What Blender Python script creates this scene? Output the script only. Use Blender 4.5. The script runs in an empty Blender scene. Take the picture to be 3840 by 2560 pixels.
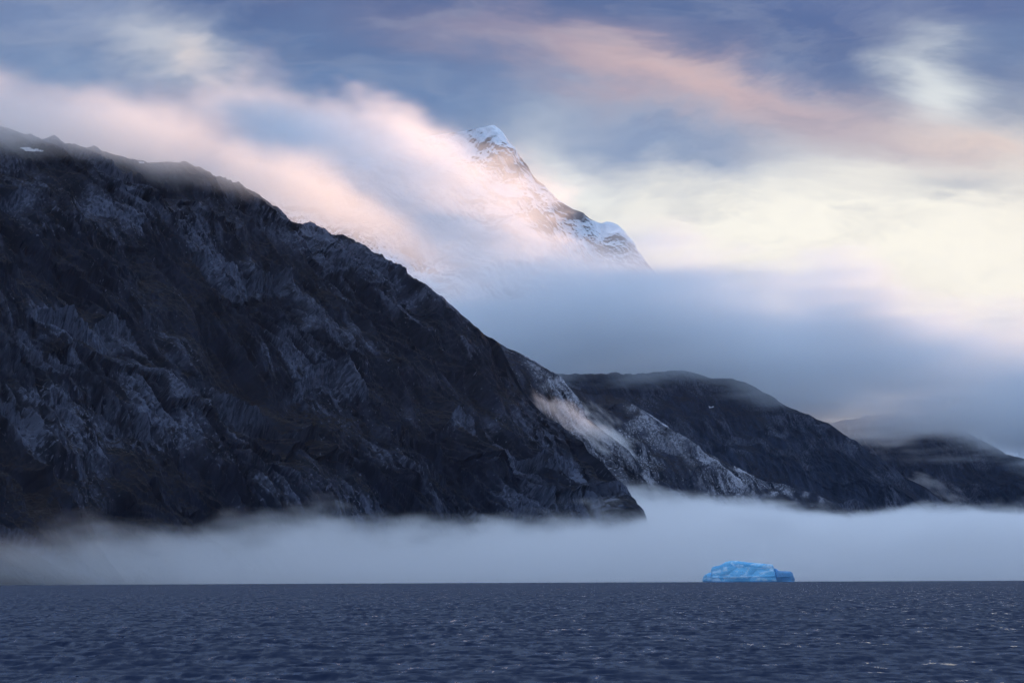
import bpy, math
import numpy as np
from mathutils import Matrix, Vector

R = math.radians
scene = bpy.context.scene
COL = scene.collection

# ------------------------------------------------------------------ camera
# Photograph pixels (3840 x 2560) are only used to look up directions in which real things stand.
PW, PH = 3840.0, 2560.0
LENS, SENSOR = 70.0, 36.0
TANH = SENSOR / (2 * LENS)
CAM_H = 4.5
HORIZON = 2175.0
PITCH = math.atan((HORIZON - PH / 2) / (PW / 2) * TANH)
ROLL = R(0.24)
cam_data = bpy.data.cameras.new('camera')
cam_data.lens = LENS
cam_data.sensor_width = SENSOR
cam_data.sensor_fit = 'HORIZONTAL'
cam_data.clip_start = 0.5
cam_data.clip_end = 60000
cam = bpy.data.objects.new('camera', cam_data)
COL.objects.link(cam)
CAM_M = (Matrix.Translation((0, 0, CAM_H)) @ Matrix.Rotation(math.pi / 2 + PITCH, 4, 'X')
         @ Matrix.Rotation(-ROLL, 4, 'Z'))
cam.matrix_world = CAM_M
scene.camera = cam
RM = np.array(CAM_M.to_3x3())

def ray(px, py):
    px = np.asarray(px, float); py = np.asarray(py, float)
    x = (px - PW / 2) / (PW / 2) * TANH
    y = (PH / 2 - py) / (PW / 2) * TANH
    d = np.stack([x, y, -np.ones_like(x)], -1)
    return d @ RM.T

def at(px, py, Y):
    """World point in the direction of a photograph pixel, at the real distance Y (metres north)."""
    d = ray(px, py)
    k = np.asarray(Y, float) / d[..., 1]
    return d * k[..., None] + np.array([0, 0, CAM_H])

def to_pix(P):
    q = (P - np.array([0, 0, CAM_H])) @ RM
    x = q[..., 0] / -q[..., 2]; y = q[..., 1] / -q[..., 2]
    return x / TANH * PW / 2 + PW / 2, PH / 2 - y / TANH * PW / 2

# ------------------------------------------------------------------ light
SUN_AZ, SUN_EL = R(31.0), R(7.5)          # azimuth from +Y towards +X
scene.view_settings.view_transform = 'Standard'
scene.view_settings.look = 'None'
scene.view_settings.exposure = 0.0
scene.view_settings.gamma = 1.0
scene.view_settings.use_curve_mapping = False
cy = scene.cycles
cy.use_denoising = True
cy.denoiser = 'OPENIMAGEDENOISE'
cy.use_adaptive_sampling = True
cy.adaptive_threshold = 0.04
cy.adaptive_min_samples = 16
cy.max_bounces = 9
cy.diffuse_bounces = 2
cy.glossy_bounces = 2
cy.transmission_bounces = 2
cy.volume_bounces = 7
cy.volume_max_steps = 128
cy.sample_clamp_indirect = 4.0

sun_d = bpy.data.lights.new('sun', 'SUN')
sun_d.energy = 5.0
sun_d.angle = R(0.6)
sun_d.color = (1.0, 0.56, 0.28)
sun = bpy.data.objects.new('sun', sun_d)
COL.objects.link(sun)
sdir = Vector((math.sin(SUN_AZ) * math.cos(SUN_EL), math.cos(SUN_AZ) * math.cos(SUN_EL), math.sin(SUN_EL)))
sun.rotation_euler = sdir.to_track_quat('Z', 'Y').to_euler()
sun.location = (3000, 6000, 3500)


class NT:
    """Small helper to write node trees as expressions."""
    def __init__(self, tree):
        self.t = tree
        tree.nodes.clear()
    def node(self, idn, **kw):
        n = self.t.nodes.new(idn)
        for k, v in kw.items():
            setattr(n, k, v)
        return n
    def put(self, sock, v):
        if isinstance(v, bpy.types.NodeSocket):
            self.t.links.new(v, sock)
        elif v is not None:
            sock.default_value = v
    def m(self, op, a, b=None, c=None, clamp=False):
        n = self.node('ShaderNodeMath', operation=op)
        n.use_clamp = clamp
        self.put(n.inputs[0], a)
        if b is not None: self.put(n.inputs[1], b)
        if c is not None: self.put(n.inputs[2], c)
        return n.outputs[0]
    def vm(self, op, a, b):
        n = self.node('ShaderNodeVectorMath', operation=op)
        self.put(n.inputs[0], a); self.put(n.inputs[1], b)
        return n.outputs[0]
    def xyz(self, x, y, z):
        n = self.node('ShaderNodeCombineXYZ')
        for s, v in zip(n.inputs, (x, y, z)): self.put(s, v)
        return n.outputs[0]
    def sep(self, v):
        n = self.node('ShaderNodeSeparateXYZ')
        self.put(n.inputs[0], v)
        return n.outputs[0], n.outputs[1], n.outputs[2]
    def noise(self, vec, scale, detail=3, rough=0.55, dist=0.0, color=False):
        n = self.node('ShaderNodeTexNoise')
        n.noise_dimensions = '3D'
        self.put(n.inputs['Vector'], vec)
        n.inputs['Scale'].default_value = scale
        n.inputs['Detail'].default_value = detail
        n.inputs['Roughness'].default_value = rough
        n.inputs['Distortion'].default_value = dist
        return n.outputs['Color' if color else 'Fac']
    def mix(self, f, a, b):
        n = self.node('ShaderNodeMix', data_type='RGBA')
        n.clamp_factor = True
        self.put(n.inputs[0], f)
        for s, v in ((n.inputs[6], a), (n.inputs[7], b)):
            self.put(s, v if isinstance(v, bpy.types.NodeSocket) else (*v, 1.0))
        return n.outputs[2]
    def ramp(self, v, lo, hi, out0=0.0, out1=1.0, smooth=True):
        n = self.node('ShaderNodeMapRange')
        n.interpolation_type = 'SMOOTHSTEP' if smooth else 'LINEAR'
        n.clamp = True
        self.put(n.inputs[0], v)
        for s, x in zip(n.inputs[1:5], (lo, hi, out0, out1)): self.put(s, x)
        return n.outputs[0]


def lin(r, g, b):
    return tuple(((c / 255 + 0.055) / 1.055) ** 2.4 if c > 10 else c / 255 / 12.92 for c in (r, g, b))

# ------------------------------------------------------------------ world: clouded dusk sky
world = bpy.data.worlds.new('World')
scene.world = world
world.use_nodes = True
W = NT(world.node_tree)
tc = W.node('ShaderNodeTexCoord')
d = tc.outputs['Generated']
dx, dy, dz = W.sep(d)
az = W.m('MULTIPLY', W.m('ARCTAN2', dx, dy), 57.2958)
el = W.m('MULTIPLY', W.m('ARCSINE', dz), 57.2958)
nv = W.noise(W.xyz(W.m('MULTIPLY', az, 0.10), W.m('MULTIPLY', el, 0.26), 3.7), 1.0, 6, 0.6, 0.4, color=True)
nr, ng, nb = W.sep(nv)
az_w = W.m('ADD', az, W.m('MULTIPLY_ADD', nr, 7.0, -3.5))
el_w = W.m('ADD', el, W.m('MULTIPLY_ADD', ng, 4.4, -2.2))

def blob(col, px, py, rx, ry, rot, color, k, gain=1.0):
    """A cloud or a gap in the clouds: place and size in the sky, in degrees."""
    a0 = math.degrees(math.atan((px - 1920) / 1920 * TANH)); e0 = (HORIZON - py) * 0.00757
    c, s = math.cos(R(rot)), math.sin(R(rot))
    u = W.m('SUBTRACT', az_w, a0); v = W.m('SUBTRACT', el_w, e0)
    xx = W.m('ADD', W.m('MULTIPLY', u, c / rx), W.m('MULTIPLY', v, s / rx))
    yy = W.m('ADD', W.m('MULTIPLY', u, -s / ry), W.m('MULTIPLY', v, c / ry))
    q = W.m('ADD', W.m('MULTIPLY', xx, xx), W.m('MULTIPLY', yy, yy))
    g = W.m('EXPONENT', W.m('MULTIPLY', q, -1.0))
    return W.mix(W.m('MULTIPLY', g, k), col, tuple(q_ * gain for q_ in lin(*color)))

# overcast deck: blue grey overhead, paler and warmer low down towards the hidden sun
sund = W.node('ShaderNodeVectorMath', operation='DOT_PRODUCT')
W.put(sund.inputs[0], d); sund.inputs[1].default_value = tuple(sdir)
low = W.ramp(el_w, 24.0, 2.0)
deck = W.mix(W.ramp(nb, 0.35, 0.68), lin(74, 100, 148), lin(124, 150, 188))
deck = W.mix(W.m('MULTIPLY', low, 0.6), deck, lin(138, 166, 200))
deck = W.mix(W.ramp(el, 18.0, 50.0), deck, lin(152, 172, 199))
glow = W.m('MULTIPLY', W.ramp(sund.outputs['Value'], 0.80, 0.97), W.ramp(el_w, 15.0, 9.5))
deck = W.mix(W.m('MULTIPLY', glow, 0.9), deck, lin(255, 248, 232))
# an overcast sky brightens towards the zenith (CIE law)
cie = W.m('MULTIPLY_ADD', W.m('MAXIMUM', dz, 0.26), 2.9, 0.246)
c = deck
c = blob(c, 1250, 330, 7.0, 2.2, -6, (98, 130, 176), 0.85)
c = blob(c, 1700, -170, 26.0, 2.8, 0, (70, 92, 140), 1.0)
c = blob(c, 3500, 40, 6.0, 1.6, 4, (80, 102, 152), 0.9)
c = blob(c, 120, 120, 3.5, 1.4, 0, (136, 154, 190), 0.5)
c = blob(c, 660, 235, 2.3, 0.95, -14, (214, 216, 222), 0.8)
c = blob(c, 760, 265, 0.9, 0.5, -20, (226, 214, 212), 0.6)
c = blob(c, 3000, 840, 7.5, 1.9, -3, (255, 251, 238), 1.0, 1.06)
c = blob(c, 2180, 640, 1.6, 1.4, -30, (250, 250, 242), 0.95, 1.05)
c = blob(c, 3500, 1020, 6.0, 1.2, -6, (255, 250, 236), 0.95, 1.05)
c = blob(c, 2450, 540, 4.0, 1.1, -8, (126, 150, 188), 0.85)
c = blob(c, 3650, 770, 1.9, 0.35, -4, (188, 194, 202), 0.8)
c = blob(c, 3540, 370, 1.1, 1.5, 10, (232, 238, 238), 0.9)
c = blob(c, 2560, 300, 5.6, 0.85, -11, (214, 184, 184), 0.95)
c = blob(c, 3180, 520, 4.6, 0.85, -14, (188, 174, 184), 0.85)
c = blob(c, 3700, 600, 2.4, 0.6, -12, (232, 212, 204), 0.8)
# fine streaks in the cloud sheet
nf = W.noise(W.xyz(W.m('MULTIPLY', az_w, 0.35), W.m('MULTIPLY', el_w, 1.1), 1.3), 1.0, 4, 0.6)
c = W.mix(W.ramp(nf, 0.42, 0.75, 0.0, 0.13), c, lin(206, 208, 214))
c = W.mix(W.ramp(nf, 0.55, 0.25, 0.0, 0.2), c, lin(84, 114, 158))
sky = W.node('ShaderNodeTexSky', sky_type='NISHITA')
sky.sun_disc = False
sky.sun_elevation = SUN_EL
sky.sun_rotation = SUN_AZ
sky.altitude = 0
sky.air_density = 1.0
sky.dust_density = 1.5
bg1 = W.node('ShaderNodeBackground'); W.put(bg1.inputs[0], sky.outputs[0]); bg1.inputs[1].default_value = 0.08
bg2 = W.node('ShaderNodeBackground'); W.put(bg2.inputs[0], c); W.put(bg2.inputs[1], cie)
mx = W.node('ShaderNodeMixShader')
mx.inputs[0].default_value = 0.97
W.put(mx.inputs[1], bg1.outputs[0]); W.put(mx.inputs[2], bg2.outputs[0])
wo = W.node('ShaderNodeOutputWorld'); W.put(wo.inputs[0], mx.outputs[0])
world.cycles.sampling_method = 'MANUAL'
world.cycles.sample_map_resolution = 512

# ------------------------------------------------------------------ noise
def _hash(ix, iy, seed):
    h = (ix.astype(np.int64) * 374761393 + iy.astype(np.int64) * 668265263 + seed * 1442695041) & 0xFFFFFFFF
    h = ((h ^ (h >> 13)) * 1274126177) & 0xFFFFFFFF
    return (h ^ (h >> 16)) & 0xFFFFFFFF

_G = np.stack([np.cos(np.arange(64) / 64 * 2 * np.pi), np.sin(np.arange(64) / 64 * 2 * np.pi)], -1).astype(np.float32)

def perlin(x, y, seed=0):
    x0 = np.floor(x); y0 = np.floor(y)
    fx = (x - x0).astype(np.float32); fy = (y - y0).astype(np.float32)
    ux = fx * fx * fx * (fx * (fx * 6 - 15) + 10); uy = fy * fy * fy * (fy * (fy * 6 - 15) + 10)
    def g(i, j):
        v = _G[_hash(x0 + i, y0 + j, seed) & 63]
        return v[..., 0] * (fx - i) + v[..., 1] * (fy - j)
    a = g(0, 0); b = g(1, 0); a = a + (b - a) * ux
    c_ = g(0, 1); d_ = g(1, 1); c_ = c_ + (d_ - c_) * ux
    return (a + (c_ - a) * uy) * 1.5

def fbm(x, y, octaves=4, seed=0, gain=0.5, lac=2.03):
    r = 0; a = 1.0
    for o in range(octaves):
        r = r + a * perlin(x, y, seed + o * 17)
        x = x * lac + 11.3; y = y * lac - 7.1; a *= gain
    return r

def ridged(x, y, octaves=3, seed=0, gain=0.5, lac=2.1):
    r = 0; a = 1.0
    for o in range(octaves):
        r = r + a * (1 - 2.2 * np.abs(perlin(x, y, seed + o * 31)))
        x = x * lac + 3.3; y = y * lac + 5.7; a *= gain
    return r

def sstep(x, a, b):
    t = np.clip((x - a) / (b - a), 0, 1)
    return t * t * (3 - 2 * t)

# ------------------------------------------------------------------ mesh helpers
def mesh_from(name, V, F, mat, parent=None, smooth=True, attrs=None):
    me = bpy.data.meshes.new(name)
    V = np.ascontiguousarray(V, np.float32); F = np.ascontiguousarray(F, np.int32)
    n, k = F.shape
    me.vertices.add(len(V)); me.vertices.foreach_set('co', V.ravel())
    me.loops.add(n * k); me.loops.foreach_set('vertex_index', F.ravel())
    me.polygons.add(n); me.polygons.foreach_set('loop_start', np.arange(0, n * k, k, dtype=np.int32))
    me.polygons.foreach_set('use_smooth', np.full(n, smooth))
    for an, (tp, av) in (attrs or {}).items():
        at_ = me.attributes.new(an, tp, 'POINT')
        at_.data.foreach_set('vector' if tp == 'FLOAT_VECTOR' else 'value', np.ascontiguousarray(av, np.float32).ravel())
    me.update(calc_edges=True)
    me.validate()
    me.materials.append(mat)
    o = bpy.data.objects.new(name, me)
    COL.objects.link(o)
    if parent is not None: o.parent = parent
    return o

def grid_faces(nu, nv):
    i = np.arange((nu - 1) * (nv - 1)).reshape(nu - 1, nv - 1)
    a = (np.arange(nu - 1)[:, None] * nv + np.arange(nv - 1)[None, :])
    return np.stack([a, a + nv, a + nv + 1, a + 1], -1).reshape(-1, 4)

def new_mat(name):
    mt = bpy.data.materials.new(name)
    mt.use_nodes = True
    return mt, NT(mt.node_tree)

# ------------------------------------------------------------------ materials
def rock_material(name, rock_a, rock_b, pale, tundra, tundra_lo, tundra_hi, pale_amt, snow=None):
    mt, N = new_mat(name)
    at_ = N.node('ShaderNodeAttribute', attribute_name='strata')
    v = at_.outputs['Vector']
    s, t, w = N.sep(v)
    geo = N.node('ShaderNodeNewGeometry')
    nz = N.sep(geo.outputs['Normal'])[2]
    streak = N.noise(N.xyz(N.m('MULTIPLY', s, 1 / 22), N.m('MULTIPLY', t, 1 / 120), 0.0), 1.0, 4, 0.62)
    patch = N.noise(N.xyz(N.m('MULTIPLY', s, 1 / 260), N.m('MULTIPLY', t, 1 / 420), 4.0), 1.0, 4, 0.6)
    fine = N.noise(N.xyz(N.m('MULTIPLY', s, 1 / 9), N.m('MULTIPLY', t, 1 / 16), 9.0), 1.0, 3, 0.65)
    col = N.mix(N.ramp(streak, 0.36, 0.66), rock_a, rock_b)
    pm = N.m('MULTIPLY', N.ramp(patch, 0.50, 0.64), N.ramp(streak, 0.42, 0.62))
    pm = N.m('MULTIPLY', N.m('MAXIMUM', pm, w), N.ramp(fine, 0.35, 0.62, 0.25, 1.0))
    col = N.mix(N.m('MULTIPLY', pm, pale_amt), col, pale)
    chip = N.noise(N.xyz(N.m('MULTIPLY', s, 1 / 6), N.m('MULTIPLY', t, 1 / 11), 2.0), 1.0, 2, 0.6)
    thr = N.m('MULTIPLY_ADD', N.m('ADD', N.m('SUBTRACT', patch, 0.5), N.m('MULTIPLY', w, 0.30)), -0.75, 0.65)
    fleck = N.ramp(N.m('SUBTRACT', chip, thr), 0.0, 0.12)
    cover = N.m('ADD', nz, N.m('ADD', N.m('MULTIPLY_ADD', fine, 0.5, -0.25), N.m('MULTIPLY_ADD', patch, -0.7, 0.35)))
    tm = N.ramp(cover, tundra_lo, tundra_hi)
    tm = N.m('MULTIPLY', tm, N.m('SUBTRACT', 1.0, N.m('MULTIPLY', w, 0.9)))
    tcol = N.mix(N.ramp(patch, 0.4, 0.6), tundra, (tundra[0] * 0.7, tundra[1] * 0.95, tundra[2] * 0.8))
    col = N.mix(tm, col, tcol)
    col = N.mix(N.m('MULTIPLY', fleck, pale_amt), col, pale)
    rough = 0.75
    if snow is not None:
        sn = N.m('ADD', nz, N.m('ADD', N.m('MULTIPLY_ADD', streak, 0.55, -0.275), N.m('MULTIPLY_ADD', patch, 0.5, -0.25)))
        col = N.mix(N.ramp(sn, snow[0], snow[1]), col, (0.82, 0.85, 0.9))
    b = N.node('ShaderNodeBsdfPrincipled')
    N.put(b.inputs['Base Color'], col)
    b.inputs['Roughness'].default_value = rough
    b.inputs['Specular IOR Level'].default_value = 0.12
    o = N.node('ShaderNodeOutputMaterial')
    N.put(o.inputs['Surface'], b.outputs[0])
    return mt

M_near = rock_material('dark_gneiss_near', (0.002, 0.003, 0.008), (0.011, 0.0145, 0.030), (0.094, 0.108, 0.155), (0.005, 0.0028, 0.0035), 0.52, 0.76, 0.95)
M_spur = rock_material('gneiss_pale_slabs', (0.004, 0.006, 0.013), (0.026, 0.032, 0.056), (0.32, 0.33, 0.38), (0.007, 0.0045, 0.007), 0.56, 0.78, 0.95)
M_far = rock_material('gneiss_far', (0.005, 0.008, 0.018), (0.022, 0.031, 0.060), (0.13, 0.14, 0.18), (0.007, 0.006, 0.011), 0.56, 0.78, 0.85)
M_peak = rock_material('snowy_rock', (0.20, 0.18, 0.18), (0.32, 0.30, 0.29), (0.42, 0.39, 0.37), (0.25, 0.24, 0.24), 0.95, 1.2, 0.5, snow=(-0.12, 0.14))

def simple_mat(name, col, rough=0.5, spec=0.5):
    mt, N = new_mat(name)
    geo = N.node('ShaderNodeNewGeometry')
    n1 = N.noise(geo.outputs['Position'], 0.12, 4, 0.6)
    cc = N.mix(N.ramp(n1, 0.3, 0.7), tuple(x * 0.85 for x in col), tuple(min(1, x * 1.08) for x in col))
    b = N.node('ShaderNodeBsdfPrincipled')
    N.put(b.inputs['Base Color'], cc)
    b.inputs['Roughness'].default_value = rough
    b.inputs['Specular IOR Level'].default_value = spec
    o = N.node('ShaderNodeOutputMaterial'); N.put(o.inputs['Surface'], b.outputs[0])
    return mt

M_snow = simple_mat('old_snow', (0.80, 0.82, 0.86), 0.6, 0.3)

# ------------------------------------------------------------------ mountains
def interp(tab, x, col):
    a = np.array(tab, float)
    return np.interp(x, a[:, 0], a[:, col])

def mountain(name, label, skyline, plan, nu, nv, nb, mat, amp, seed, pale_fn=None, prof=0.92, back=1100.0, px0=None, px1=None, terr=1.0, bare_amt=0.6, crag=None):
    """skyline: (px, py); plan: (ridge px, ridge Y, base px, base Y). A solid massif lofted foot - crest - back."""
    px0 = px0 if px0 is not None else skyline[0][0]; px1 = px1 if px1 is not None else skyline[-1][0]
    u = np.linspace(px0, px1, nu)
    py = interp(skyline, u, 1)
    k = np.ones(9) / 9
    py = 0.5 * py + 0.5 * np.convolve(np.pad(py, 4, 'edge'), k, 'valid')
    Rg = at(u, py, interp(plan, u, 1))
    bp = interp(plan, u, 2); bY = interp(plan, u, 3)
    kk = np.ones(41) / 41
    bX = np.convolve(np.pad((bp - PW / 2) / (PW / 2) * TANH * bY, 20, 'edge'), kk, 'valid')
    bY = np.convolve(np.pad(bY, 20, 'edge'), kk, 'valid')
    Bs = np.stack([bX, bY, np.full(nu, -25.0)], -1)
    v = np.linspace(0, 1, nv)
    P = Bs[:, None, :] * (1 - v)[None, :, None] + Rg[:, None, :] * v[None, :, None]
    P[..., 2] = -25 + (Rg[:, 2] + 25)[:, None] * (v[None, :] ** prof)
    hd = (Rg - Bs); hd[:, 2] = 0
    hd = hd.mean(0); hd /= np.linalg.norm(hd)
    vb = np.linspace(0, 1, nb + 1)[1:] ** 1.6
    Pb = Rg[:, None, :] + hd[None, None, :] * (vb * back)[None, :, None]
    Pb[..., 2] = Rg[:, 2][:, None] * (1 - vb[None, :] ** 1.3) - 25 * vb[None, :]
    P = np.concatenate([P, Pb], 1)
    NV = nv + nb
    du = np.gradient(P, axis=0); dv = np.gradient(P, axis=1)
    Nn = np.cross(du, dv); Nn /= np.linalg.norm(Nn, axis=-1, keepdims=True) + 1e-9
    if Nn[..., 2].mean() < 0: Nn = -Nn
    # smooth metric coordinates: s along the strike, t up the slope
    st = np.array([hd[1], -hd[0], 0.0])
    s = (P @ st).astype(np.float64)
    t = (P @ hd + P[..., 2]) * 0.72
    A = amp
    wx = fbm(s / 420, t / 420, 3, seed + 1); wy = fbm(s / 380 + 9, t / 380, 3, seed + 2)
    dsp = 0.55 * A * fbm(s / 700 + 3, t / 900, 3, seed + 3)
    # broad ribs and gullies down the fall line
    s1 = s + 50 * wx; t1 = t + 60 * wy
    dsp += 0.42 * A * ridged(s1 / 320, t1 / 900, 2, seed + 4)
    dsp += 0.42 * A * ridged(s1 / 150 + 0.15 * t1 / 150, t1 / 800, 2, seed + 16)
    # benches and cliff bands, slanting across the face
    q = (t1 * 0.80 + s1 * 0.60) / 170 + 0.7 * wx
    f = q - np.floor(q)
    cell = perlin(np.floor(q) * 3.7 + 0.5, s / 700 + t / 1500, seed + 5)
    step = np.where(f < 0.80, f / 0.80, (1 - f) / 0.20)
    tamp = np.clip(0.5 + 1.1 * cell + 0.8 * perlin(s / 260, t / 260, seed + 6), 0.0, 1.6)
    dsp -= terr * 0.42 * A * (step - 0.5) * tamp
    # smooth glacier-worn humps and slabs, split by cracks down the fall line
    hump = np.abs(perlin(s1 / 105 + 0.3 * t1 / 105, t1 / 300, seed + 12))
    dsp += 0.22 * A * (hump - 0.3)
    calm = np.clip(0.75 + 0.9 * perlin(s / 330 + 5, t / 330, seed + 13), 0.25, 1.5)
    fl = ridged(s1 / 60 + 0.25 * t1 / 60, t1 / 420, 3, seed + 7, 0.55)
    dsp += 0.26 * A * fl * calm
    fr = ridged(s1 / 20 + 0.2 * t1 / 20, t1 / 130, 2, seed + 8, 0.6)
    dsp += 0.10 * A * fr * calm
    # broken blocks
    dsp += 0.06 * A * np.abs(perlin(s / 42, t / 46, seed + 9)) + 0.045 * A * np.abs(perlin(s / 17, t / 22, seed + 14))
    dsp += 0.038 * A * perlin(s / 8, t / 9, seed + 10)
    fade = np.ones(NV); fade[:nv] = (1 - 0.68 * sstep(v, 0.90, 1.0)) * (0.25 + 0.75 * sstep(v, 0.0, 0.16)); fade[nv:] = 0.32 + 0.68 * sstep(vb, 0.0, 0.25)
    dsp = dsp - np.mean(dsp)
    if crag is not None:      # broken crags along one stretch of the crest
        cw = sstep(u, crag[0], crag[0] + 120) * (1 - sstep(u, crag[1] - 150, crag[1]))
        vv = np.concatenate([v, np.ones(nb)])
        ck = cw[:, None] * sstep(vv, 0.78, 0.90)[None, :]
        ph = s / 23 + 1.2 * perlin(s / 130, t / 70, seed + 42) + 0.35 * perlin(s / 50, t / 22, seed + 43)
        saw = 0.5 - (ph - np.floor(ph))
        dsp += ck * A * (crag[2] * saw * np.clip(0.75 + 1.0 * perlin(s / 90, t / 55, seed + 44), 0.15, 1.4) + 0.08 * np.abs(perlin(s / 15, t / 17, seed + 41)))
    low = np.clip((Rg[:, 2] - 20) / 480, 0.10, 1.0)[:, None]
    P = P + Nn * (dsp * fade[None, :] * low)[..., None]
    pale = np.zeros(P.shape[:2]) if pale_fn is None else pale_fn(u, v, vb, s, t, NV)
    # steep cliff bands and rib crests are bare rock, benches between them carry tundra
    bare = sstep(f, 0.66, 0.86) * np.clip(tamp - 0.35, 0, 1) + 0.75 * sstep(fl * calm, 0.55, 1.35) * sstep(wy, -0.35, 0.35) + 0.35 * sstep(fr * calm, 0.7, 1.5)
    bare = np.clip(bare * np.clip(0.75 + 1.1 * perlin(s / 170 + 2, t / 260, seed + 21), 0.1, 1.3), 0, 1)
    bare = sstep(bare, 0.18, 0.72)
    pale = np.maximum(pale, bare_amt * bare)
    if crag is not None: pale = np.maximum(pale, ck * np.clip(0.55 + 1.2 * perlin(s / 60, t / 40, seed + 45), 0, 1))
    V = P.reshape(-1, 3)
    o = mesh_from(name, V, grid_faces(nu, NV), mat, smooth=False,
                  attrs={'strata': ('FLOAT_VECTOR', np.stack([s, t, pale], -1).reshape(-1, 3))})
    o['kind'] = 'structure'
    o['label'] = label
    return o, P, Nn

def snow_patches(o, P, Nn, polys, nv):
    X, Y_ = to_pix(P)
    n2 = P.shape[1]
    for poly in polys:
        poly = np.array(poly, float)
        inside = np.zeros(X.shape, bool)
        bb = (X > poly[:, 0].min()) & (X < poly[:, 0].max()) & (Y_ > poly[:, 1].min()) & (Y_ < poly[:, 1].max())
        bb[:, nv:] = False
        ii = np.argwhere(bb)
        xs, ys = X[bb], Y_[bb]
        ins = np.zeros(len(xs), bool)
        for a, b in zip(poly, np.roll(poly, -1, 0)):
            cond = (a[1] > ys) != (b[1] > ys)
            xi = (b[0] - a[0]) * (ys - a[1]) / (b[1] - a[1] + 1e-9) + a[0]
            ins ^= cond & (xs < xi)
        inside[bb] = ins
        cells = inside[:-1, :-1] & inside[1:, :-1] & inside[1:, 1:] & inside[:-1, 1:]
        if cells.sum() < 3: continue
        ci = np.argwhere(cells)
        lo = ci.min(0); hi = ci.max(0) + 2
        sub = P[lo[0]:hi[0], lo[1]:hi[1]] + Nn[lo[0]:hi[0], lo[1]:hi[1]] * 2.2
        w = hi[1] - lo[1]
        idx = (ci[:, 0] - lo[0]) * w + (ci[:, 1] - lo[1])
        F = np.stack([idx, idx + w, idx + w + 1, idx + 1], -1)
        used = np.unique(F); rm = np.zeros(sub.shape[0] * w, int); rm[used] = np.arange(len(used))
        mesh_from('snow_patch', sub.reshape(-1, 3)[used], rm[F], M_snow, parent=o)

SKY_A = [(-2600, 330), (-1700, 330), (-800, 400), (-300, 440), (0, 470), (60, 478), (130, 505), (220, 545), (300, 560), (420, 580), (560, 585), (650, 600), (700, 612),
         (760, 640), (830, 660), (900, 690), (960, 720), (1010, 760), (1060, 800), (1110, 832), (1180, 838), (1240, 852), (1300, 874), (1330, 905),
         (1400, 958), (1470, 1010), (1560, 1058), (1620, 1102), (1700, 1160), (1740, 1198), (1800, 1232), (1850, 1262), (1903, 1306), (1945, 1400), (1985, 1487),
         (2046, 1555), (2060, 1572), (2103, 1588), (2150, 1640), (2184, 1650), (2215, 1700), (2260, 1730), (2310, 1788), (2350, 1836), (2380, 1884), (2405, 1942), (2428, 2030), (2470, 2190)]
PLAN_A = [(-2600, 3700, -700, 3000), (-1739, 4189, -100, 3500), (-800, 4750, 700, 4080), (0, 5200, 1423, 4556), (500, 5450, 1700, 4850),
          (900, 5650, 1890, 5000), (1300, 5850, 2080, 5130), (1560, 5950, 2200, 5210), (1850, 6000, 2330, 5280), (1985, 5900, 2390, 5310),
          (2184, 5740, 2405, 5310), (2350, 5600, 2420, 5300), (2419, 5540, 2436, 5290), (2470, 5500, 2450, 5280)]
NVA = 610
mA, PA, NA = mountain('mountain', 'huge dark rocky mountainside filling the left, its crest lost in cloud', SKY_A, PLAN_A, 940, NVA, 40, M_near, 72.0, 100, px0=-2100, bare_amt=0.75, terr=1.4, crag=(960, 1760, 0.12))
snow_patches(mA, PA, NA, [
    [(60, 556), (100, 552), (128, 556), (166, 566), (164, 573), (102, 573)],
    [(346, 573), (362, 577), (383, 587), (378, 592), (352, 583)],
    [(428, 568), (462, 572), (490, 586), (512, 597), (523, 594), (567, 611), (560, 616), (522, 616), (505, 602), (478, 598), (452, 584)],
    [(174, 500), (194, 508), (216, 528), (210, 533), (184, 516)],
    [(510, 754), (520, 760), (536, 782), (546, 786), (542, 792), (530, 788), (516, 770)],
    [(655, 594), (672, 598), (690, 608), (680, 611), (662, 604)],
    [(135, 862), (152, 866), (158, 872), (140, 870)]], NVA)

SKY_A2 = [(1650, 1150), (1800, 1240), (1903, 1302), (1930, 1308), (1960, 1322), (2017, 1352), (2060, 1385), (2104, 1407), (2150, 1480), (2195, 1550), (2276, 1622), (2362, 1688),
          (2419, 1770), (2505, 1835), (2600, 1905), (2700, 2010), (2800, 2190)]
PLAN_A2 = [(1650, 7000, 2100, 6200), (1903, 6950, 2350, 6350), (2104, 6850, 2500, 6420), (2362, 6700, 2600, 6400), (2505, 6650, 2660, 6400), (2800, 6600, 2790, 6380)]
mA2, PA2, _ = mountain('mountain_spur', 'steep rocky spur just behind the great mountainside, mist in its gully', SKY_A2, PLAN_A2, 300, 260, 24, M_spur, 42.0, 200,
        crag=(1900, 2250, 0.2), pale_fn=lambda u, v, vb, s, t, NV: np.clip(1.0 * sstep(np.concatenate([v, vb * 0 + 1])[None, :], 0.80, 0.97) * np.clip(0.35 + 1.3 * perlin(s / 60, t / 90, 5), 0, 1), 0, 1) * sstep(u, 1930, 1990)[:, None])

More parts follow.
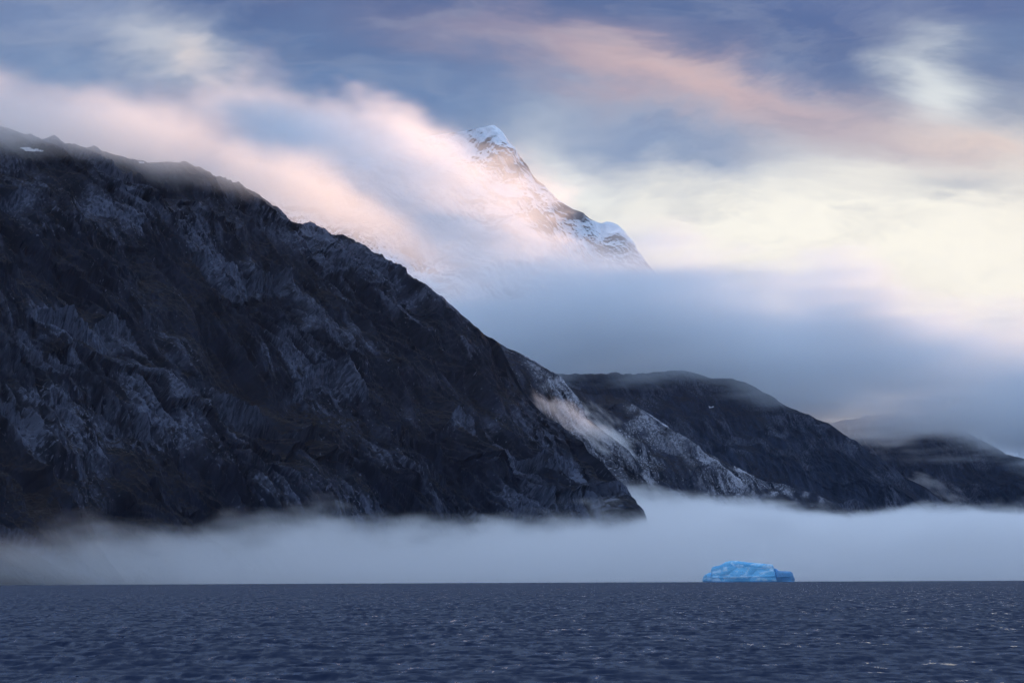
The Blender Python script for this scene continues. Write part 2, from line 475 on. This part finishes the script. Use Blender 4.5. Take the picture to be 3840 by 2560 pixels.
SKY_B = [(1900, 1400), (1990, 1430), (2092, 1446), (2200, 1462), (2293, 1481), (2362, 1504), (2448, 1556), (2505, 1594), (2560, 1628), (2600, 1657), (2660, 1705), (2706, 1743),
         (2760, 1786), (2811, 1829), (2889, 1914), (3000, 2015), (3100, 2190)]
PLAN_B = [(1900, 8600, 2380, 7400), (2293, 8400, 2680, 7600), (2505, 8200, 2850, 7750), (2811, 8050, 2960, 7750), (3100, 7950, 3090, 7700)]
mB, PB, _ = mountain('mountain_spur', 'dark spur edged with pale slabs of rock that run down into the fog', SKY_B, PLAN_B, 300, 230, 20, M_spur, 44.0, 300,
        crag=(2280, 2900, 0.2), pale_fn=lambda u, v, vb, s, t, NV: np.clip(sstep(np.concatenate([v, vb * 0 + 1])[None, :], 0.62, 0.9) * np.clip(0.65 + 1.6 * perlin(s / 50, t / 160, 15), 0, 1), 0, 1) * sstep(u, 2280, 2420)[:, None])

SKY_B3 = [(2450, 1640), (2580, 1672), (2650, 1700), (2740, 1752), (2850, 1792), (2930, 1806), (3000, 1836), (3060, 1846), (3100, 1870), (3170, 1908), (3300, 2000), (3400, 2190)]
PLAN_B3 = [(2450, 9300, 2800, 8600), (2850, 9100, 3120, 8700), (3170, 8950, 3280, 8650), (3400, 8900, 3395, 8600)]
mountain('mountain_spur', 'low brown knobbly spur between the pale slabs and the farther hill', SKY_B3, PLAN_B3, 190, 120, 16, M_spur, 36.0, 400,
         pale_fn=lambda u, v, vb, s, t, NV: np.clip(-0.2 + 1.6 * perlin(s / 45, t / 60, 25), 0, 1) * sstep(np.concatenate([v, vb * 0 + 1])[None, :], 0.3, 0.8))

SKY_C = [(1900, 1380), (2150, 1400), (2300, 1400), (2420, 1402), (2529, 1392), (2600, 1402), (2667, 1414), (2740, 1416), (2798, 1428), (2835, 1442), (2863, 1466), (2930, 1508), (3007, 1546),
         (3070, 1574), (3132, 1604), (3190, 1642), (3250, 1688), (3310, 1720), (3374, 1768), (3430, 1800), (3479, 1826), (3530, 1866), (3577, 1906), (3650, 1980), (3760, 2190)]
PLAN_C = [(1900, 11200, 2500, 9600), (2529, 11000, 3000, 9750), (2863, 10800, 3250, 9850), (3250, 10450, 3500, 9950), (3577, 10300, 3640, 9900), (3760, 10200, 3755, 9850)]
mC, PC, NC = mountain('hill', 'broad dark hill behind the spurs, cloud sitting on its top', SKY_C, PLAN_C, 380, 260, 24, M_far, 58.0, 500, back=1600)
snow_patches(mC, PC, NC, [[(2655, 1521), (2675, 1522), (2682, 1530), (2660, 1533)]], 260)

SKY_D = [(2850, 1640), (3000, 1600), (3100, 1588), (3200, 1578), (3302, 1554), (3360, 1556), (3413, 1567), (3466, 1592), (3510, 1590), (3557, 1592), (3600, 1606), (3642, 1625), (3690, 1654), (3741, 1684),
         (3770, 1700), (3840, 1723), (4000, 1800), (4200, 1900), (4400, 2050), (4520, 2190)]
PLAN_D = [(2850, 13000, 3300, 11400), (3302, 12800, 3700, 11500), (3840, 12400, 4150, 11600), (4520, 11800, 4530, 11750)]
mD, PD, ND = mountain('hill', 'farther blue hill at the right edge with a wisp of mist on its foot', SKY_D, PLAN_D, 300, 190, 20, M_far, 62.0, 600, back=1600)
snow_patches(mD, PD, ND, [[(3366, 1748), (3376, 1747), (3384, 1756), (3370, 1758)], [(3552, 1758), (3570, 1764), (3572, 1774), (3558, 1772)], [(3480, 1772), (3490, 1774), (3488, 1780), (3480, 1779)]], 190)

SKY_E = [(300, 1100), (700, 900), (1000, 700), (1200, 600), (1400, 560), (1620, 515), (1760, 486), (1850, 476), (1885, 500), (1905, 536), (1935, 566), (1962, 592), (1985, 604), (1990, 640), (2010, 668), (2045, 692),
         (2055, 715), (2085, 742), (2110, 750), (2150, 780), (2188, 790), (2195, 806), (2230, 832), (2270, 840), (2318, 842), (2335, 868), (2352, 892), (2380, 918), (2395, 946), (2418, 976), (2500, 1070), (2600, 1200), (2700, 1400), (2800, 1700), (2900, 2190)]
PLAN_E = [(300, 15500, 1500, 12800), (1850, 14200, 2500, 12900), (2318, 13800, 2800, 12950), (2600, 13500, 2850, 13000), (2900, 13100, 2905, 13020)]
mountain('snow_peak', 'high snowy peak showing pale through the sunlit cloud', SKY_E, PLAN_E, 360, 260, 24, M_peak, 95.0, 700, back=3000, terr=0.5)

SKY_F = [(3150, 2190), (3300, 1750), (3400, 1480), (3480, 1310), (3538, 1285), (3575, 1312), (3610, 1331), (3662, 1362), (3690, 1366), (3720, 1382), (3741, 1402), (3790, 1424), (3840, 1449), (4000, 1540), (4300, 1700), (4700, 2190)]
PLAN_F = [(3150, 20300, 3100, 18000), (3538, 20000, 4000, 18000), (4700, 19000, 4750, 17400)]
mountain('far_mountain', 'faint distant mountain shoulder at the far right in the haze', SKY_F, PLAN_F, 160, 70, 10, M_peak, 110.0, 800, back=2500, terr=0.5)

# unseen range added out of view on the right, shading fog and low slopes
def added_sun_blocker():
    ctl = np.array([(5600, 18900, 1650), (6500, 17500, 2130), (8000, 14500, 2060), (9500, 11000, 1500), (11000, 7000, 1100), (12000, 3500, 1000), (12500, 500, 800), (12600, -1500, 300)], float)
    n, nv_, nb_ = 260, 60, 14
    k = np.linspace(0, len(ctl) - 1, n)
    Rg_ = np.stack([np.interp(k, np.arange(len(ctl)), ctl[:, j]) for j in range(3)], -1)
    Rg_[:, 2] += 45 * fbm(k * 2.2, k * 0 + 0.3, 4, 55)
    v_ = np.linspace(0, 1, nv_); w_ = np.linspace(0, 1, nb_ + 1)[1:]
    dn = np.array([-1700.0, -900.0, 0])
    P_ = Rg_[:, None] + dn * (1 - v_)[None, :, None]
    P_[..., 2] = -25 + (Rg_[:, 2] + 25)[:, None] * v_[None, :] ** 0.95
    Q_ = Rg_[:, None] - dn * w_[None, :, None]
    Q_[..., 2] = -25 + (Rg_[:, 2] + 25)[:, None] * (1 - w_)[None, :]
    P_ = np.concatenate([P_, Q_], 1)
    m_ = np.concatenate([v_, 1 - w_])[None, :]
    P_[..., 0] += 160 * ridged(P_[..., 1] / 700, m_ * 1.5 + 0 * P_[..., 1], 3, 56)
    st_ = np.stack([P_[..., 1], P_[..., 2], 0 * P_[..., 2]], -1)
    o = mesh_from('far_mountain', P_.reshape(-1, 3), grid_faces(n, nv_ + nb_), M_peak, smooth=False, attrs={'strata': ('FLOAT_VECTOR', st_.reshape(-1, 3))})
    o['kind'] = 'structure'; o['label'] = 'unseen snow dusted range added beyond the right edge to block the low sun'
added_sun_blocker()

# ------------------------------------------------------------------ sea
M_sea, N = new_mat('sea_water')
geo = N.node('ShaderNodeNewGeometry')
pos = geo.outputs['Position']
px_, py_, _z = N.sep(pos)
v1 = N.noise(N.xyz(N.m('MULTIPLY', px_, 1.0), N.m('MULTIPLY', py_, 0.55), 0.0), 1.0, 4, 0.62, color=True)
v2 = N.noise(N.xyz(N.m('MULTIPLY', px_, 0.07), N.m('MULTIPLY', py_, 0.10), 7.0), 1.0, 2, 0.5)
vv = N.vm('MULTIPLY', N.vm('SUBTRACT', v1, (0.5, 0.5, 0.5)), (1.3, 2.3, 0.0))
calm = N.node('ShaderNodeVectorMath', operation='SCALE')
N.put(calm.inputs[0], vv); N.put(calm.inputs['Scale'], N.ramp(v2, 0.3, 0.7, 0.6, 1.25))
bp = N.node('ShaderNodeVectorMath', operation='NORMALIZE')
# all normals lean south, added to darken the water's reflection
N.put(bp.inputs[0], N.vm('ADD', N.vm('ADD', geo.outputs['Normal'], (0.0, -0.43, 0.0)), calm.outputs[0]))
b = N.node('ShaderNodeBsdfPrincipled')
b.inputs['Base Color'].default_value = (0.001, 0.011, 0.042, 1)
b.inputs['Roughness'].default_value = 0.12
b.inputs['IOR'].default_value = 1.333
b.inputs['Specular IOR Level'].default_value = 0.19
N.put(b.inputs['Normal'], bp.outputs[0])
o_ = N.node('ShaderNodeOutputMaterial'); N.put(o_.inputs['Surface'], b.outputs[0])

rng = np.random.default_rng(4)
NR, NA_ = 900, 480
# tessellation gets coarser with distance; the waves themselves are laid out in metres
dist = 40.0 * (1600.0 / 40.0) ** (np.linspace(0, 1, NR) ** 1.0)
ang = np.linspace(R(-21), R(21), NA_)
D_, A_ = np.meshgrid(dist, ang, indexing='ij')
X_ = D_ * np.sin(A_); Y_ = D_ * np.cos(A_)
Z_ = np.zeros_like(X_); DX = np.zeros_like(X_); DY = np.zeros_like(X_)
for k in range(84):
    L = 0.9 * (13.0 / 0.9) ** rng.random()
    th = R(250) + rng.normal(0, 0.55)
    ampl = 0.0064 * L * min(1.0, 2.6 / L) * (0.6 + 0.8 * rng.random())
    kk = 2 * math.pi / L; ph = rng.random() * 6.283
    res = np.clip((L / (D_ * 0.0060) - 1.0), 0, 1)      # waves finer than the mesh are left to the bump
    arg = kk * (X_ * math.cos(th) + Y_ * math.sin(th)) + ph
    Z_ += res * ampl * np.sin(arg)
    DX += res * ampl * 0.7 * math.cos(th) * np.cos(arg); DY += res * ampl * 0.7 * math.sin(th) * np.cos(arg)
gust = np.clip(0.85 + 0.5 * fbm(X_ / 60, Y_ / 60, 3, 77), 0.4, 1.5)
Z_ *= gust; Z_ *= 1 - sstep(D_, 1100, 1600)
edge = sstep(D_, 40, 44)
V = np.stack([X_ + DX, Y_ + DY, Z_ * edge], -1)
# plain water rings out to the horizon and behind the camera
ring_d = np.array([1600.0, 3000, 6000, 12000, 24000, 45000])
nA2 = NA_
Rg = np.stack([ring_d[1:, None] * np.sin(ang)[None], ring_d[1:, None] * np.cos(ang)[None], np.zeros((5, nA2))], -1)
Vall = np.concatenate([V.reshape(-1, 3), Rg.reshape(-1, 3)])
F1 = grid_faces(NR + 5, NA_)
a2 = np.linspace(R(21), R(339), 120)
d2 = np.array([0.0, 40.0, 200, 1600, 6000, 24000, 45000])
V2 = np.stack([d2[:, None] * np.sin(a2)[None], d2[:, None] * np.cos(a2)[None], np.full((7, 120), 0.0)], -1)
F2 = grid_faces(7, 120) + len(Vall)
V3 = np.stack([np.array([0.0, 40.0])[:, None] * np.sin(ang)[None], np.array([0.0, 40.0])[:, None] * np.cos(ang)[None], np.zeros((2, NA_))], -1)
F3 = grid_faces(2, NA_) + len(Vall) + V2.shape[0] * V2.shape[1]
Vs = np.concatenate([Vall, V2.reshape(-1, 3), V3.reshape(-1, 3)])
Fs = np.concatenate([F1, F2, F3])[:, ::-1]
sea = mesh_from('sea', Vs, Fs, M_sea, smooth=True)
sea['kind'] = 'structure'; sea['label'] = 'dark blue rippled sea'

# ------------------------------------------------------------------ iceberg
M_ice, N = new_mat('blue_glacier_ice')
tcn = N.node('ShaderNodeNewGeometry')
p = tcn.outputs['Position']
sx, sy, sz = N.sep(p)
band = N.noise(N.xyz(N.m('MULTIPLY', sx, 0.02), N.m('MULTIPLY', sy, 0.02), N.m('MULTIPLY', sz, 0.35)), 1.0, 3, 0.6)
vein = N.noise(N.xyz(N.m('MULTIPLY', N.m('ADD', sx, N.m('MULTIPLY', sz, -1.6)), 0.05), N.m('MULTIPLY', sy, 0.03), N.m('MULTIPLY', N.m('ADD', sz, N.m('MULTIPLY', sx, 0.25)), 0.10)), 1.0, 3, 0.55, 0.6)
ic = N.mix(N.ramp(band, 0.35, 0.65), (0.10, 0.46, 0.80), (0.20, 0.60, 0.90))
ic = N.mix(N.ramp(vein, 0.50, 0.64), ic, (0.52, 0.78, 0.98))
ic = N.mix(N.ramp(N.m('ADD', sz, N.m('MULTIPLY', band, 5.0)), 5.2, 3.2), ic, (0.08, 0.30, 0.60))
b = N.node('ShaderNodeBsdfPrincipled')
N.put(b.inputs['Base Color'], ic)
b.inputs['Roughness'].default_value = 0.45
b.inputs['Specular IOR Level'].default_value = 0.3
o_ = N.node('ShaderNodeOutputMaterial'); N.put(o_.inputs['Surface'], b.outputs[0])

M_ice_shaded = simple_mat('ice_painted_shade', (0.07, 0.30, 0.58), 0.35, 0.4)  # darker blue puts the ledge's shade beside the main block into its colour
ICE_Y = 3600.0
berg = bpy.data.objects.new('iceberg', None)
COL.objects.link(berg)
bc = at(2800, HORIZON, ICE_Y)
berg.location = (bc[0], ICE_Y, 0)
berg['label'] = 'blue flat-topped iceberg floating on the sea in front of the fog'
berg['category'] = 'iceberg'

def ice_block(name, top, depth, y0, nx, seed, parent, lean=0.25, crease=3.0, origin=None, mat_=None):
    """top: (px, py) outline of the crest; the block is a closed loft of rounded sections along its length."""
    org = origin if origin is not None else bc
    a = np.array(top, float)
    pts = at(a[:, 0], a[:, 1], np.full(len(a), ICE_Y + y0))
    xs = np.linspace(pts[0, 0], pts[-1, 0], nx)
    zt = np.interp(xs, pts[:, 0], pts[:, 2])
    zt = np.convolve(np.pad(zt, 1, 'edge'), [0.25, 0.5, 0.25], 'valid')
    nf, nt = 34, 14
    rows = []
    for i, x in enumerate(xs):
        e = min(i, nx - 1 - i) / (nx - 1)
        dd = depth * (0.55 + 0.45 * min(1, e * 5))
        z = max(zt[i], 0.5)
        w = np.linspace(0, 1, nf)
        zf = -3 + (z + 3) * w
        yf = -dd / 2 + lean * z * w ** 2.0 + 1.2 * z * np.clip(w - 0.86, 0, 1) ** 1.5
        q = np.linspace(0, 1, nt + 1)[1:]
        yt = yf[-1] + (dd / 2 - yf[-1]) * q
        ztp = np.full(nt, z) * (1 - 0.12 * q ** 2)
        wb = np.linspace(1, 0, 12)[1:]
        yb = np.full(11, dd / 2); zb = -3 + (ztp[-1] + 3) * wb
        rows.append(np.stack([np.full(nf + nt + 11, x), np.concatenate([yf, yt, yb]) + y0, np.concatenate([zf, ztp, zb])], -1))
    P = np.array(rows)
    X, Z = P[..., 0], P[..., 2]
    n = ridged((X + 0.9 * Z) / 55, (Z - 0.35 * X) / 34, 1, seed) * crease * 0.8 + fbm(X / 30, Z / 12, 2, seed + 3) * crease * 0.25
    n += 1.0 * crease * np.exp(-((Z - 9.0 - 0.02 * (X - X.mean())) / 1.3) ** 2) * -0.25
    fr = np.zeros(P.shape[1]); fr[:nf] = np.sin(np.linspace(0.15, 1, nf) * math.pi) ** 0.5
    P[..., 1] += n * fr[None, :]
    P[:, nf:nf + nt, 2] += 0.5 * fbm(P[:, nf:nf + nt, 0] / 15, P[:, nf:nf + nt, 1] / 15, 3, seed + 9)
    P[..., 0] += 0.8 * fbm(P[..., 1] / 9, P[..., 2] / 6, 2, seed + 5)
    V = P.reshape(-1, 3) - np.array([org[0], 0, 0])
    m = P.shape[1]
    F = grid_faces(nx, m)
    # end caps as fans around a centre line, expressed as quads
    V = list(V); caps = []
    for i in (0, nx - 1):
        cidx = len(V); V.append(P[i].mean(0) - np.array([org[0], 0, 0]))
        for j in range(m):
            q = [i * m + j, i * m + (j + 1) % m, cidx]
            caps.append(q if i == 0 else q[::-1])
    tri = np.concatenate([F[:, [0, 1, 2]], F[:, [0, 2, 3]], np.array(caps)])
    ob = mesh_from(name, np.array(V), tri, mat_ or M_ice, parent=parent)
    return ob

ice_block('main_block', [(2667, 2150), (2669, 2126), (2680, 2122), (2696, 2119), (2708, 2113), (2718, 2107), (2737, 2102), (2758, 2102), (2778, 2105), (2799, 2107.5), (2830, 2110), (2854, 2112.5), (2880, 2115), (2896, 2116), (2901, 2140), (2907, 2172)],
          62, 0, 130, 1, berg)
ice_block('shoulder_block', [(2636, 2173), (2640, 2160), (2645, 2153), (2652, 2148), (2660, 2146), (2676, 2143), (2690, 2143)], 40, 14, 40, 2, berg, crease=2.0)
ice_block('ledge_block', [(2890, 2128), (2902, 2130), (2910, 2134), (2917, 2140), (2935, 2140), (2950, 2140.5), (2962, 2142), (2970, 2150), (2976, 2172)], 44, 16, 50, 3, berg, crease=2.2, mat_=M_ice_shaded)

bpy.context.view_layer.update()
for px, w, h, Yf, lab in ((1622, 20, 8, 3000, 'tiny blue ice floe left of the iceberg, under the fog'), (3705, 16, 6, 3000, 'tiny pale ice floe near the right edge of the sea')):
    c0 = at(px, HORIZON, Yf)
    u_ = Yf * TANH / 1920
    org = c0
    ICE_Y_save = ICE_Y
    ICE_Y = Yf
    hz = HORIZON - (px - 1920) * math.tan(ROLL)
    fl = ice_block('ice_floe', [(px - w / 2, hz + 4), (px - w * 0.42, hz - h * 0.5), (px - w * 0.2, hz - h), (px + w * 0.1, hz - h * 0.8), (px + w * 0.38, hz - h * 0.7), (px + w / 2, hz + 4)], 7, 0, 24, 9, None, lean=0.1, crease=0.4, origin=c0)
    ICE_Y = ICE_Y_save
    fl.location = (c0[0], 0, 0)
    fl['label'] = lab; fl['category'] = 'ice floe'

# ------------------------------------------------------------------ cloud, fog, haze
def box_mesh(name, lo, hi, mat, label):
    x0, y0, z0 = lo; x1, y1, z1 = hi
    V = [(x0, y0, z0), (x1, y0, z0), (x1, y1, z0), (x0, y1, z0), (x0, y0, z1), (x1, y0, z1), (x1, y1, z1), (x0, y1, z1)]
    F = [(0, 3, 2, 1), (4, 5, 6, 7), (0, 1, 5, 4), (1, 2, 6, 5), (2, 3, 7, 6), (3, 0, 4, 7)]
    o = mesh_from(name, np.array(V, float), np.array(F), mat, smooth=False)
    o['kind'] = 'stuff'; o['label'] = label
    return o

def vol_mat(name, color=(1, 1, 1), g=0.4, step=1.0):
    mt, N = new_mat(name)
    pv = N.node('ShaderNodeVolumePrincipled')
    pv.inputs['Color'].default_value = (*color, 1)
    pv.inputs['Anisotropy'].default_value = g
    o = N.node('ShaderNodeOutputMaterial')
    N.put(o.inputs['Volume'], pv.outputs[0])
    mt.cycles.volume_step_rate = step
    geo = N.node('ShaderNodeNewGeometry')
    return mt, N, pv, geo.outputs['Position']

def pw(N, x, pts):
    """Piecewise-linear height of a cloud along x (metres)."""
    lo = min(p[1] for p in pts); hi = max(p[1] for p in pts)
    n = N.node('ShaderNodeFloatCurve')
    xa, xb = pts[0][0], pts[-1][0]
    cm = n.mapping.curves[0]
    while len(cm.points) < len(pts): cm.points.new(0.5, 0.5)
    for q, (a, b) in zip(cm.points, pts):
        q.location = ((a - xa) / (xb - xa), (b - lo) / (hi - lo)); q.handle_type = 'AUTO'
    n.mapping.update()
    N.put(n.inputs['Value'], N.ramp(x, xa, xb, 0, 1, smooth=False))
    return N.m('MULTIPLY_ADD', n.outputs[0], hi - lo, lo)

# low fog bank on the water
mt, N, pv, p = vol_mat('sea_fog', (1.0, 1.0, 1.0), 0.3, 1.2)
x, y, z = N.sep(p)
nz_ = N.noise(N.xyz(N.m('MULTIPLY', x, 1 / 300), N.m('MULTIPLY', y, 1 / 520), N.m('MULTIPLY', z, 1 / 130)), 1.0, 3, 0.68)
top = N.ramp(y, 3600, 6800, 92, 225, smooth=False)
hump = N.m('MULTIPLY', N.m('EXPONENT', N.m('MULTIPLY', N.m('POWER', N.m('DIVIDE', N.m('SUBTRACT', x, 420), 330), 2.0), -1.0)), N.ramp(y, 5600, 6200, 0, 75))
top = N.m('ADD', N.m('ADD', top, hump), N.m('MULTIPLY_ADD', nz_, 250, -118))
vert = N.ramp(N.m('SUBTRACT', top, z), -10, 80)
bot = N.ramp(N.m('ADD', z, N.ramp(x, -1500, -300, 0, 60, smooth=False)), 0, 62, 0.12, 1.0)
front = N.ramp(N.m('ADD', N.m('ADD', y, N.ramp(x, -250, -1100, 0, 330)), N.m('MULTIPLY_ADD', nz_, 300, -150)), 3300, 4700, 0.0, 1.0)
dens = N.m('MULTIPLY', N.m('MULTIPLY', vert, bot), N.m('MULTIPLY', front, N.ramp(x, -1250, -450, 0.0028, 0.0075)))
dens = N.m('MULTIPLY', dens, N.m('MULTIPLY', N.ramp(x, 3250, 2700), N.ramp(y, 7950, 7300)))
N.put(pv.inputs['Density'], dens)
box_mesh('fog_bank', (-2400, 2650, -2), (3300, 8000, 380), mt, 'low white fog bank lying on the sea along the foot of the mountains')

# sunlit cloud trailing along the crest of the near mountain, in front of the snowy peak
def U(Y): return Y * TANH / 1920
mt, N, pv, p = vol_mat('crest_cloud', (1.0, 1.0, 1.0), 0.45, 0.9)
x, y, z = N.sep(p)
n1 = N.noise(N.xyz(N.m('MULTIPLY', x, 1 / 420), N.m('MULTIPLY', y, 1 / 600), N.m('MULTIPLY', z, 1 / 210)), 1.0, 3, 0.6)
core = pw(N, x, [(-2700, 1270), (-1900, 1255), (-1336, 1235), (-1035, 1210), (-770, 1180), (-485, 1120), (-287, 1020), (-56, 900)])
yo = N.m('SUBTRACT', y, N.m('MULTIPLY_ADD', x, 0.76, 6215))      # distance behind the crest line
dzc = N.m('SUBTRACT', z, N.m('MULTIPLY_ADD', yo, 0.05, core))
tt = N.m('ADD', N.m('MAXIMUM', N.m('DIVIDE', dzc, 120), N.m('DIVIDE', dzc, -105)), N.m('MULTIPLY_ADD', n1, -3.2, 1.6))
dens = N.m('MULTIPLY', N.ramp(tt, 1.0, -0.2), 0.0062)
dens = N.m('MULTIPLY', dens, N.m('MULTIPLY', N.ramp(x, -120, -950, 0.0, 1.0), N.m('MULTIPLY', N.ramp(yo, -620, -80), N.ramp(yo, 900, 300))))
dens = N.m('MULTIPLY', dens, N.ramp(x, -2600, -2100))
N.put(pv.inputs['Density'], dens)
box_mesh('cloud', (-2700, 3750, 750), (-100, 7100, 1700), mt, 'pink sunlit cloud trailing down over the crest of the dark mountain')

# thin sunlit veil round the snowy peak
mt, N, pv, p = vol_mat('peak_veil', (1.0, 1.0, 1.0), 0.45, 1.1)
x, y, z = N.sep(p)
n1 = N.noise(N.xyz(N.m('MULTIPLY', x, 1 / 750), N.m('MULTIPLY', y, 1 / 1200), N.m('MULTIPLY', z, 1 / 300)), 1.0, 3, 0.65)
u12 = U(12200)
cx = N.m('DIVIDE', N.m('SUBTRACT', x, (1500 - 1920) * u12), 760 * u12)
cz = N.m('DIVIDE', N.m('SUBTRACT', z, N.m('MULTIPLY_ADD', x, -0.36, (2175 - 800) * u12)), 310 * u12)
rr = N.m('ADD', N.m('MULTIPLY', cx, cx), N.m('MULTIPLY', cz, cz))
tt = N.m('ADD', rr, N.m('MULTIPLY_ADD', n1, -3.4, 1.6))
dens = N.m('MULTIPLY', N.m('MULTIPLY', N.ramp(tt, 1.0, -0.3), N.ramp(rr, 1.6, 0.7)), N.m('MULTIPLY', N.ramp(y, 11500, 12000), 0.0025))
N.put(pv.inputs['Density'], dens)
box_mesh('cloud', (-2300, 11450, 1300), (900, 13000, 3250), mt, 'thin bright veil of cloud drifting round the snowy peak')

# grey-blue stratus behind the spurs
mt, N, pv, p = vol_mat('stratus', (0.91, 0.962, 1.0), 0.2, 0.9)
x, y, z = N.sep(p)
n1 = N.noise(N.xyz(N.m('MULTIPLY', x, 1 / 1100), N.m('MULTIPLY', y, 1 / 1800), N.m('MULTIPLY', z, 1 / 200)), 1.0, 4, 0.58)
u11 = U(11800)
ctr = pw(N, x, [((q_ - 1920) * u11, (2175 - v_) * u11) for q_, v_ in ((900, 1290), (1600, 1290), (2400, 1275), (3000, 1375), (3500, 1410), (3840, 1500), (4600, 1700))])
hlf = pw(N, x, [((q_ - 1920) * u11, v_ * u11) for q_, v_ in ((900, 200), (1600, 205), (2200, 225), (2500, 255), (2800, 255), (3100, 280), (3300, 245), (3500, 235), (3840, 250), (4600, 220))])
tt = N.m('ADD', N.m('DIVIDE', N.m('ABSOLUTE', N.m('SUBTRACT', z, ctr)), hlf), N.m('MULTIPLY_ADD', n1, -3.5, 1.6))
dens = N.m('MULTIPLY', N.ramp(tt, 1.0, 0.0), N.ramp(x, 300, 2600, 0.0044, 0.0038))
dens = N.m('MULTIPLY', dens, N.m('MULTIPLY', N.ramp(N.m('SUBTRACT', y, N.ramp(x, 1700, 2500, 0, 500)), 9950, 10900), N.ramp(y, 12900, 12400)))
dens = N.m('MULTIPLY', dens, N.m('MULTIPLY', N.ramp(x, -1750, -1300), N.ramp(x, 4550, 3900)))
N.put(pv.inputs['Density'], dens)
box_mesh('cloud', (-1800, 9900, 300), (4600, 13000, 2000), mt, 'blue grey layer of cloud below the snowy peak, resting on the hills')

def wisp(label, p0, p1, r, dn, seed):
    """A thin streak of mist lying along a gully from p0 to p1."""
    p0 = np.array(p0); p1 = np.array(p1)
    L = np.linalg.norm(p1 - p0); mid = (p0 + p1) / 2
    mt, N, pv, p = vol_mat('mist', (1, 1, 1), 0.4, 0.6)
    tcx = N.node('ShaderNodeTexCoord')
    q = tcx.outputs['Object']
    x, y, z = N.sep(q)
    n1 = N.noise(N.xyz(N.m('MULTIPLY_ADD', x, 1 / (r * 1.9), seed), N.m('DIVIDE', y, r * 0.8), N.m('DIVIDE', z, r * 0.7)), 1.0, 3, 0.65)
    rr = N.m('ADD', N.m('POWER', N.m('DIVIDE', x, L / 2), 2.0), N.m('ADD', N.m('POWER', N.m('DIVIDE', y, r), 2.0), N.m('POWER', N.m('DIVIDE', z, r), 2.0)))
    tt = N.m('ADD', rr, N.m('MULTIPLY_ADD', n1, -5.0, 2.7))
    N.put(pv.inputs['Density'], N.m('MULTIPLY', N.ramp(tt, 0.8, -0.1), N.m('MULTIPLY', N.ramp(rr, 1.0, 0.6), dn)))
    # low-poly closed ellipsoid hull
    nu, nvv = 16, 9
    a = np.linspace(0, 2 * math.pi, nu, endpoint=False)
    V = [(-L / 2 * 1.0, 0, 0)]
    for t in np.linspace(-1, 1, nvv)[1:-1]:
        rad = math.sqrt(1 - t * t) * r
        V += [(t * L / 2, rad * math.cos(b_), rad * math.sin(b_)) for b_ in a]
    V.append((L / 2, 0, 0))
    F = []
    for k in range(nvv - 3):
        for j in range(nu):
            a0 = 1 + k * nu + j; a1 = 1 + k * nu + (j + 1) % nu
            F += [(a0, a0 + nu, a1), (a1, a0 + nu, a1 + nu)]
    for j in range(nu):
        F.append((0, 1 + j, 1 + (j + 1) % nu)); base = 1 + (nvv - 3) * nu
        F.append((len(V) - 1, base + (j + 1) % nu, base + j))
    Va = np.array(V, float); Fa = np.array(F)
    if np.einsum('ij,ij->i', Va[Fa[:, 0]], np.cross(Va[Fa[:, 1]], Va[Fa[:, 2]])).sum() < 0: Fa = Fa[:, ::-1]
    o = mesh_from('mist', Va, Fa, mt)
    xax = Vector(p1 - p0).normalized()
    o.matrix_world = Matrix.Translation(Vector(mid)) @ xax.to_track_quat('X', 'Z').to_matrix().to_4x4()
    o['kind'] = 'stuff'; o['label'] = label
    return o

wisp('white mist lying in the gully beside the great mountainside', at(1960, 1440, 6200), at(2400, 1740, 6050), 58, 0.012, 1.0)
wisp('sunlit mist drifting down behind the steep rocky spur', at(2100, 1465, 7400), at(2440, 1740, 7250), 65, 0.012, 5.0)
wisp('thin mist at the foot of the farther blue hill', at(3340, 1770, 11200), at(3660, 1880, 11250), 70, 0.007, 9.0)

mt, N, pv, p = vol_mat('haze_air', (0.42, 0.60, 1.0), 0.0, 1.0)
pv.inputs['Density'].default_value = 4.5e-6
haze = box_mesh('haze', (-14500, -2500, -40), (16500, 24000, 3400), mt, 'thin blue haze filling the air over the fjord')
